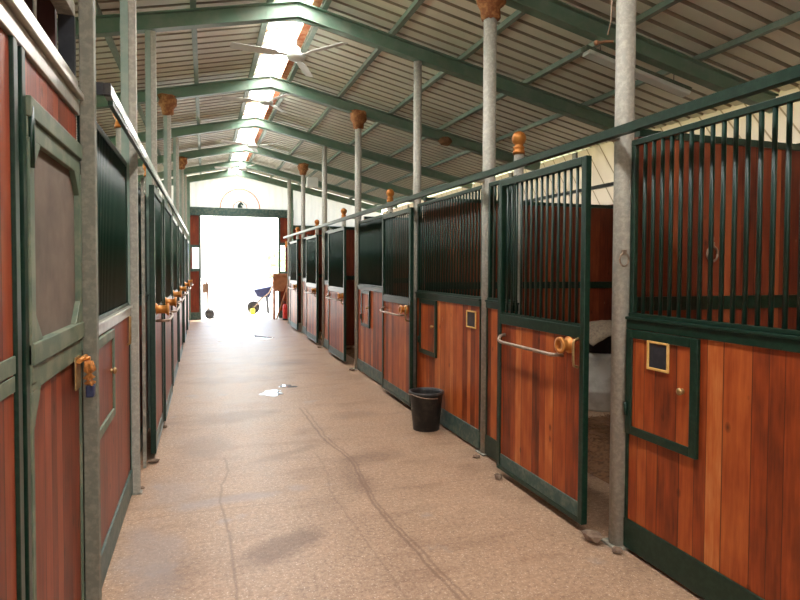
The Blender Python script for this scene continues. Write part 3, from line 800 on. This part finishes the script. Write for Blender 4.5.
# ------------------------------------------------------------------ hanging things under the roof
def fan(x, y, z, rot, label, R=.72):
    root = empty('ceiling_fan', (x, y, z), label, 'ceiling fan', 'ceiling fans along the ridge')
    top = rz(x)+lift(y)-.02
    MB().tube([(x, y, z+.09), (x, y, top)], .012, 8).build('drop_rod', 'white', root)
    MB().lathe([(.0005, z-.05), (.06, z-.048), (.10, z-.03), (.105, z+.0), (.07, z+.02), (.055, z+.05), (.05, z+.09), (.02, z+.11), (.0005, z+.112)], (x, y, 0), 24).build('motor', 'white', root)
    for k in range(3):
        a = math.radians(rot+120*k); d = Vector((math.cos(a), math.sin(a), 0)); nrm = Vector((-d.y, d.x, 0))
        bm = MB(); pts = []
        for t, w in ((.10, .02), (.2, .022), (.24, .055), (R*.6, .06), (R-.02, .055), (R, .04)):
            pts.append((t, w))
        vs = []
        for zz in (-.003, .003):
            for t, w in pts:
                for sgn in (-1, 1):
                    p = Vector((x, y, z)) + d*t + nrm*w*sgn; vs.append((p.x, p.y, z+zz+sgn*w*.22))
        n = len(pts); fs = []
        for q in (0, 2*n):
            for i in range(n-1): fs.append((q+2*i, q+2*i+1, q+2*i+3, q+2*i+2))
        for i in range(n-1):
            fs.append((2*i, 2*i+2, 2*n+2*i+2, 2*n+2*i)); fs.append((2*i+1, 2*n+2*i+1, 2*n+2*i+3, 2*i+3))
        fs.append((0, 2*n, 2*n+1, 1)); fs.append((2*n-2, 2*n-1, 4*n-1, 4*n-2))
        bm._n(vs, fs); bm.build('blade', 'white', root)
    return root
fan(.99, 6.75, 3.93, 188, 'Nearest white three bladed ceiling fan below the bright skylight')
fan(.92, 9.35, 4.10, 178, 'Second white ceiling fan, past the second rafter in view', .66)
fan(.93, 12.3, 4.0, 200, 'Third white ceiling fan far down the ridge', .66)
fan(.90, 15.2, 4.0, 170, 'Farthest white ceiling fan just before the gable', .66)

# fluorescent fitting below the nearest rafter
lx0, lx1, ly = 3.28, 4.48, 4.62
lf = empty('fluorescent_light', ((lx0+lx1)/2, ly, rz(3.9)-.22), 'Long unlit fluorescent fitting with ribbed pale cover below the nearest rafter', 'light fitting')
za, zb = rz(lx0)-.27, rz(lx1)-.27
MB().bar((lx0, ly, za+.04), (lx1, ly, zb+.04), .09, .035).build('housing', 'dusty', lf, .004)
MB().bar((lx0+.02, ly, za), (lx1-.02, ly, zb), .11, .045).build('cover', 'diffuser', lf, .012)
for t in (.15, .85):
    x = lx0+(lx1-lx0)*t; z = za+(zb-za)*t
    MB().tube([(x, ly, z+.055), (x, ly, rz(x)-.005)], .005, 6).build('hanger_wire', 'galv', lf)

# bracket arm with loose cable at the nearest right post
ba = empty('bracket_arm', (XR, 2.62, 3.1), 'Thin rusty bracket arm sticking out from the nearest right post', 'bracket')
MB().tube([(XR-.058, 2.75, 2.80), (XR-.10, 2.77, 2.80), (XR-.145, 2.775, 2.79)], .008, 7).build('arm', 'straw', ba)
MB().ico((XR-.15, 2.775, 2.79), .015, 2).build('end_knob', 'straw', ba)
tag(MB().tube([(XR-.085, 2.70, 3.15), (XR-.095, 2.72, 2.98), (XR-.09, 2.73, 2.90), (XR-.095, 2.75, 2.83)], .004, 5).build('loose_cable', 'rod'), 'thin cable hanging down beside the top of the nearest right post', 'cable')

def ring_hook(x, y, z, label, s=1):
    root = empty('tether_ring', (x, y, z), label, 'ring')
    n = 16
    pts = [(x+.03*math.cos(2*PI*k/n), y-.006, z+.036*math.sin(2*PI*k/n)) for k in range(n+1)]
    MB().tube(pts, .005, 6).build('ring', 'rod', root)
    MB().box(min(x-.012*s, x+.012*s), max(x-.012*s, x+.012*s), y-.012, y+.003, z+.026, z+.052).build('staple', 'rod', root)
ring_hook(2.168, 2.672, 1.60, 'rusty tether ring hanging on the nearest right post', 1)
ring_hook(2.25, 6.062, 1.62, 'small rusty tether ring on the third right post')
rr_ = empty('tether_ring', (2.86, 2.75, 1.66), 'rusty tether ring on the board partition behind the near right bars', 'ring')
pts = [(2.86+.04*math.cos(2*PI*k/16), 2.742, 1.64+.045*math.sin(2*PI*k/16)) for k in range(17)]
MB().tube(pts, .007, 6).build('ring', 'rod', rr_)
MB().box(2.85, 2.87, 2.735, 2.759, 1.675, 1.71).build('staple', 'rod', rr_)

# dark clump on a rafter and a small white box by the sixth post
random.seed(11)
tag(MB().ico((3.62, 8.68, 3.55), .09, 2, (1.3, .8, .8), .12).build('bird_nest', 'straw'), 'dark clump of a bird nest on the third rafter', 'nest')
sb = empty('wall_speaker', (2.34, 13.93, 3.6), 'Small white box mounted on the sixth right post', 'speaker')
MB().box(2.28, 2.54, 13.78, 13.94, 3.42, 3.66).build('box_body', 'white', sb, .01)

# ------------------------------------------------------------------ loose things on the floor
bk = empty('bucket', (2.02, 5.28, 0), 'Black rubber bucket with muddy patches standing on the floor by the right wall', 'bucket')
MB().lathe([(.0005, .012), (.118, .012), (.12, .0), (.125, .0), (.158, .34), (.168, .342), (.170, .368), (.150, .368), (.148, .34), (.112, .03), (.0005, .03)], (2.02, 5.28, 0), 36).build('bucket_shell', 'black', bk)
hd = MB().tube([(2.02+.17*math.cos(a), 5.28+.17*math.sin(a), .352-.03*abs(math.sin(a-PI*1.1))) for a in [PI*.6+PI*k/14 for k in range(15)]], .005, 6)
hd.build('bail_handle', 'rod', bk)
bl = empty('barrel', (4.22, 5.55, 0), 'Pale plastic barrel seen through the gap beside the nearest open right door', 'barrel')
MB().lathe([(.0005, 0), (.27, 0), (.29, .03), (.30, .2), (.31, .22), (.30, .24), (.30, .58), (.31, .61), (.28, .63), (.0005, .63)], (4.22, 5.55, 0), 32).build('barrel_shell', 'barrel', bl)
tb = empty('feed_tub', (4.22, 5.55, .635), 'Dark tub standing on the pale barrel', 'tub')
MB().lathe([(.0005, .635), (.27, .635), (.31, .86), (.32, .86), (.32, .88), (.30, .88), (.25, .68), (.0005, .68)], (4.22, 5.55, 0), 28).build('tub_shell', 'black', tb)
ck = MB(); nn = 14
random.seed(9)
vs = {}
for i in range(nn):
    for j in range(nn):
        u, v = i/(nn-1)*2-1, j/(nn-1)*2-1
        x = 4.22+u*.40; y = 5.50+v*.34
        rr = math.hypot(u*.40, v*.34)
        z = .905+.07*math.cos(u*2)*math.cos(v*2) - max(0, rr-.34)*.9 + random.uniform(-.01, .01)
        vs[i, j] = ck.bm.verts.new((x, y, z))
for i in range(nn-1):
    for j in range(nn-1):
        ck.bm.faces.new((vs[i, j], vs[i+1, j], vs[i+1, j+1], vs[i, j+1])).smooth = True
co = ck.build('burlap_sack', 'cloth'); sdm = co.modifiers.new('t', 'SOLIDIFY'); sdm.thickness = .012
tag(co, 'grey brown sack cloth draped over the dark tub in the open stall', 'sack')

# bedding in the stalls
random.seed(21)
def bedding(x0, x1, y0, y1, h, label):
    mb = MB(); nx, ny = 34, 24; g = {}
    for i in range(nx):
        for j in range(ny):
            u, v = i/(nx-1), j/(ny-1)
            e = min(u, 1-u, v, 1-v)
            z = .004 + h*min(1, e*7)*(.55+.45*math.sin(u*9+v*4)*math.cos(v*7-u*3)) + (random.uniform(0, .02) if e > 0 else 0)
            g[i, j] = mb.bm.verts.new((x0+(x1-x0)*u, y0+(y1-y0)*v, max(.003, z)))
    for i in range(nx-1):
        for j in range(ny-1): mb.bm.faces.new((g[i, j], g[i+1, j], g[i+1, j+1], g[i, j+1]))
    for k in range(900):
        u, v = random.random(), random.random()
        p = Vector((x0+.05+(x1-x0-.1)*u, y0+.05+(y1-y0-.1)*v, h*.9*min(1, 7*min(u, 1-u, v, 1-v))+.01)); a = random.uniform(0, PI); L_ = random.uniform(.03, .07)
        d = Vector((math.cos(a), math.sin(a), random.uniform(-.2, .3)))*L_
        mb.bar(p-d, p+d, .004, .003)
    tag(mb.build('straw_bedding', 'straw'), label, 'straw', None, 'stuff')
bedding(2.75, 5.2, 3.0, 5.1, .13, 'brown straw bedding on the floor of the nearest open right stall')
bedding(2.40, 5.2, 8.9, 11.0, .16, 'straw bedding spilling behind the third right sliding door')
bedding(2.35, 5.2, 11.6, 13.9, .10, 'straw bedding behind the fourth right sliding door')

random.seed(4)
for (x, y, r_, sc_, lab) in ((2.085, 2.80, .05, (1.1, 1.5, .7), 'larger lump of broken concrete at the foot of the nearest right post'),
                       (2.13, 2.64, .03, (1, 1.2, .6), 'smaller lump of broken concrete at the foot of the nearest right post'),
                       (2.04, 3.84, .028, (1, 1.3, .9), 'small stone door guide under the nearest right sliding door'),
                       (2.10, 4.34, .03, (1.1, 1.2, .5), 'small rubble lump at the foot of the second right post'),
                       (2.10, 8.62, .04, (1.2, 1.4, .5), 'small rubble lump at the foot of the fourth right post'),
                       (2.10, 11.25, .04, (1.2, 1.4, .5), 'small rubble lump at the foot of the fifth right post'),
                       (-.39, 5.0, .035, (1.3, 1.2, .5), 'rubble lump under the nearest left sliding door stile'),
                       (-.43, 4.44, .02, (1.5, 1.2, .4), 'tiny rubble lump on the floor near the second left post'),
                       (-.37, 6.06, .03, (1, 1.2, .6), 'rubble lump before the second left sliding door')):
    tag(MB().ico((x, y, r_*sc_[2]*.85), r_, 1, sc_, .18).build('concrete_lump', 'stone'), lab, 'rubble')

# puddles and scratch lines in the floor
def puddle(cx, cy, rx, ry, ang, seed, label):
    random.seed(seed); n = 40; ph = [random.uniform(0, 6.3) for _ in range(4)]
    mb = MB(); c = mb.bm.verts.new((cx, cy, .0035)); ring = []
    for k in range(n):
        a = 2*PI*k/n; r = 1 + .25*math.sin(2*a+ph[0]) + .2*math.sin(3*a+ph[1]) + .12*math.sin(5*a+ph[2]) + .06*math.sin(9*a+ph[3])
        x, y = rx*r*math.cos(a), ry*r*math.sin(a)
        ring.append(mb.bm.verts.new((cx+x*math.cos(ang)-y*math.sin(ang), cy+x*math.sin(ang)+y*math.cos(ang), .002)))
    for k in range(n): mb.bm.faces.new((c, ring[k], ring[(k+1) % n])).smooth = True
    tag(mb.build('puddle', 'water'), label, 'puddle', 'puddles on the aisle floor')
puddle(.78, 7.35, .15, .14, .6, 2, 'nearer shiny puddle in the middle of the aisle floor')
puddle(1.02, 7.72, .10, .10, .3, 5, 'small shiny puddle just behind the nearer one')
puddle(.86, 13.3, .42, .5, 0, 3, 'far shiny puddle towards the bright doorway')

# ------------------------------------------------------------------ things at the far doorway
Yb = 17.75
# wheelbarrow (right of the doorway)
wb = empty('wheelbarrow', (1.78, 17.45, 0), 'Dark wheelbarrow standing at the right of the bright doorway', 'wheelbarrow')
MB().prism([(1.62, .42), (1.92, .40), (2.02, .70), (1.52, .60)], 'Y', 17.3, 17.62).build('tray', 'blue', wb, .02)
MB().lathe([(.0005, -.025), (.1, -.025), (.16, -.03), (.16, .03), (.1, .025), (.0005, .025)], (1.52, 17.46, .16), 24, 'Y').build('wheel', 'black', wb)
for y in (17.30, 17.62):
    MB().tube([(1.52, y+(.04 if y < 17.5 else -.04), .16), (1.75, y, .40), (1.90, y, .52), (2.08, y, .86)], .017, 8).build('handle', 'rod', wb)
    MB().tube([(1.86, y, .45), (1.9, y, .0)], .018, 8).build('leg', 'black', wb)
tag(MB().lathe([(.0005, .0), (.075, .0), (.085, .14), (.07, .18), (.03, .2), (.0005, .2)], (1.38, 17.25, .0), 16).build('jerry_can', 'yellow_pl'), 'small yellow container on the floor beside the wheelbarrow wheel', 'container')
# timber rack on the right pier
sr = empty('saddle_rack', (2.2, 17.9, 0), 'Raw timber saddle rack against the right pier of the doorway', 'rack')
MB().box(1.93, 2.42, 17.72, 18.08, 1.27, 1.36).build('top_board', 'plank', sr, .008)
MB().prism([(1.93, 1.27), (2.42, 1.27), (2.22, .84), (1.95, .84)], 'Y', 17.74, 17.75).build('side_panel', 'plank', sr)
for x in (1.97, 2.38):
    for y in (17.79, 18.04):
        MB().bar((x, y, 1.27), (x+(.0), y, 0), .045, .045, up=(0, 1, 0)).build('leg', 'plank', sr)
tag(MB().tube([(2.0, 17.55, .02), (2.45, 17.68, 1.33)], .022, 8).build('wooden_pole', 'plank'), 'wooden pole leaning slantwise across the timber rack', 'pole')
fe = empty('fire_extinguisher', (2.24, 17.45, 0), 'Small red fire extinguisher near the end of the right row', 'fire extinguisher')
MB().lathe([(.0005, .05), (.07, .05), (.075, .08), (.075, .40), (.05, .46), (.02, .48), (.0005, .48)], (2.24, 17.45, 0), 20).build('cylinder_body', 'red', fe)
MB().tube([(2.24, 17.45, .48), (2.24, 17.45, .53), (2.17, 17.45, .55)], .012, 8).build('nozzle', 'black', fe)
MB().lathe([(.08, 0), (.08, .05), (.0005, .05)], (2.24, 17.45, 0), 20).build('stand_ring', 'black', fe)
# hand truck (left of the doorway)
ht = empty('hand_truck', (.05, 17.7, 0), 'Upright two wheeled hand truck at the left side of the doorway', 'hand truck')
MB().tube([(.08, 17.62, .13), (.06, 17.62, 1.05), (.0, 17.62, 1.15)], .028, 8).tube([(.08, 17.9, .13), (.06, 17.9, 1.05), (.0, 17.9, 1.15)], .028, 8).tube([(.07, 17.62, .6), (.07, 17.9, .6)], .014, 8).tube([(0, 17.62, 1.15), (0, 17.9, 1.15)], .018, 8).build('frame', 'rod', ht)
MB().box(-.08, .10, 17.6, 17.92, .78, 1.06).build('load_board', 'cloth', ht, .01)
for y in (17.56, 17.96):
    MB().lathe([(.0005, -.03), (.06, -.03), (.14, -.025), (.14, .025), (.06, .03), (.0005, .03)], (.12, y, .14), 22, 'Y').build('wheel', 'black', ht)
MB().box(.08, .32, 17.62, 17.9, .02, .035).build('toe_plate', 'galv', ht)
for o_ in (wb, bpy.data.objects['jerry_can']):
    if o_ is wb: o_.location += Vector((.12, 3.0, -.02)); o_.scale = (1.3, 1.3, 1.35)
    else: o_.data.transform(Matrix.Translation((.14, 3.0, -.02)))
ht.location += Vector((.02, 1.25, -.02))
# wall lamps near the gable posts
for (x, lab) in ((2.38, 'small brass lamp on the right gable post above the handrail end'),):
    tag(MB().lathe([(.0005, 0), (.05, .01), (.06, .06), (.04, .1), (.05, .16), (.02, .2), (.0005, .2)], (x, Y1-.1, 2.15), 16).build('wall_lamp', 'gold'), lab, 'lamp')

# half-round emblem on the gable
em = empty('gable_emblem', (1.02, Y1-.02, 3.30), 'Half round arch emblem with a green horse head on the white gable', 'emblem')
ye = Y1-.0
def arc(r, n=28): return [(1.02+r*math.cos(PI*k/n), ye, 3.31+r*math.sin(PI*k/n)) for k in range(n+1)]
MB().tube(arc(.57), .014, 8).build('outer_arch', 'rust_red', em)
MB().tube(arc(.20, 16), .010, 6).build('inner_arch', 'rust_red', em)
for k in range(1, 6):
    a = PI*k/6
    MB().tube([(1.02+.2*math.cos(a), ye, 3.31+.2*math.sin(a)), (1.02+.57*math.cos(a), ye, 3.31+.57*math.sin(a))], .005, 6).build('spoke', 'galv', em)
hp = [(-.07, 0), (.07, 0), (.055, .05), (.02, .075), (.035, .1), (.09, .07), (.105, .09), (.08, .13), (.04, .165), (.02, .185), (.0, .16), (-.04, .13), (-.075, .07)]
MB().prism([(1.02+p[0], 3.32+p[1]) for p in hp], 'Y', ye-.01, ye+.01).build('horse_head', 'green', em)

# pale trees far outside the doorway
random.seed(17)
for (x, y, h, lab) in ((5.2, 46, 2.2, 'pale sunlit tree far outside, seen at the right of the doorway'),):
    tr_ = empty('tree', (x, y, 0), lab, 'tree')
    MB().tube([(x, y, -.02), (x+.1, y, h*.5), (x, y, h*.8)], [.16, .12, .06], 8).build('trunk', 'bark', tr_)
    mb = MB()
    for k in range(22):
        a = random.uniform(0, 2*PI); r_ = random.uniform(0, .7)
        mb.ico((x+r_*math.cos(a), y+r_*math.sin(a), h*.75+random.uniform(-.6, .9)), random.uniform(.35, .6), 2, (1, 1, .8), .15)
    mb.build('foliage', 'leaf', tr_)

# ------------------------------------------------------------------ light
w = bpy.data.worlds.new('World'); scn.world = w; w.use_nodes = True
nt = w.node_tree; bg = nt.nodes['Background']
sk = nt.nodes.new('ShaderNodeTexSky'); sk.sky_type = 'NISHITA'
sk.sun_disc = False; sk.sun_elevation = math.radians(62); sk.sun_rotation = math.radians(200)
sk.air_density = 1.5; sk.dust_density = 4
mxs = nt.nodes.new('ShaderNodeMix'); mxs.data_type = 'RGBA'; mxs.inputs[0].default_value = .6
nt.links.new(sk.outputs[0], mxs.inputs[6]); mxs.inputs[7].default_value = (.62, .64, .66, 1)
nt.links.new(mxs.outputs[2], bg.inputs[0]); bg.inputs[1].default_value = 7.5
sun = bpy.data.lights.new('sun', 'SUN'); sun.energy = 28; sun.angle = .03; sun.color = (1, .97, .92)
so = bpy.data.objects.new('sun', sun); COL.objects.link(so)
so.rotation_euler = Vector((.25, .25, 1)).to_track_quat('Z', 'Y').to_euler()
# daylight coming through the ridge skylight, one strip per bay
seg = [Y0]+RY+[Y1]
for a, b_ in zip(seg, seg[1:]):
    L = bpy.data.lights.new('skylight_glow', 'AREA'); L.shape = 'RECTANGLE'
    L.size = SK1-SK0-.05; L.size_y = b_-a-.12; L.energy = 60*(b_-a); L.color = (1, .99, .95)
    o = bpy.data.objects.new('skylight_glow', L); COL.objects.link(o)
    ym = (a+b_)/2
    o.location = ((SK0+SK1)/2, ym, rz(SK0)+.10+lift(ym))
    o.rotation_euler = (math.atan(.016) if ym > 5 else 0, 0, 0)
# portals guide the sky light through the far doorway and the added rear gap
for (loc, rot, sx, sy) in (((1.02, Y1+.12, 1.55), (-PI/2, 0, 0), 2.3, 3.1), ((.5, Y0-.15, 1.6), (PI/2, 0, 0), 1.2, 3.2)):
    L = bpy.data.lights.new('portal', 'AREA'); L.shape = 'RECTANGLE'; L.size = sx; L.size_y = sy
    L.cycles.is_portal = True
    o = bpy.data.objects.new('portal', L); COL.objects.link(o); o.location = loc; o.rotation_euler = rot

# ------------------------------------------------------------------ camera
F, VX, VY, ROLL, H, CX, CY = 590., 204.5, 267., .004, 1.55, 400., 285.
c, s = math.cos(ROLL), math.sin(ROLL)
x, y = VX-CX, VY-CY
xr = c*x+s*y; yr = -s*x+c*y
p = math.atan(-yr/F); yw = math.atan(-xr/(F/math.cos(p)))
fw = Vector((math.sin(yw)*math.cos(p), math.cos(yw)*math.cos(p), -math.sin(p)))
rg = Vector((math.cos(yw), -math.sin(yw), 0)); up = rg.cross(fw)
r2 = rg*c+up*s; u2 = up*c-rg*s
cam = bpy.data.cameras.new('camera'); co = bpy.data.objects.new('camera', cam); COL.objects.link(co)
co.matrix_world = Matrix(((r2.x, u2.x, -fw.x, 0), (r2.y, u2.y, -fw.y, 0), (r2.z, u2.z, -fw.z, H), (0, 0, 0, 1)))
cam.sensor_width = 36; cam.lens = F/800*36; cam.shift_y = -(300-CY)/800
cam.clip_start = .02; cam.clip_end = 300
scn.camera = co

scn.view_settings.view_transform = 'Standard'; scn.view_settings.look = 'None'
scn.view_settings.gamma = 1; scn.view_settings.use_curve_mapping = False
scn.view_settings.exposure = -.95
scn.cycles.max_bounces = 10; scn.cycles.diffuse_bounces = 6; scn.cycles.sample_clamp_indirect = 10
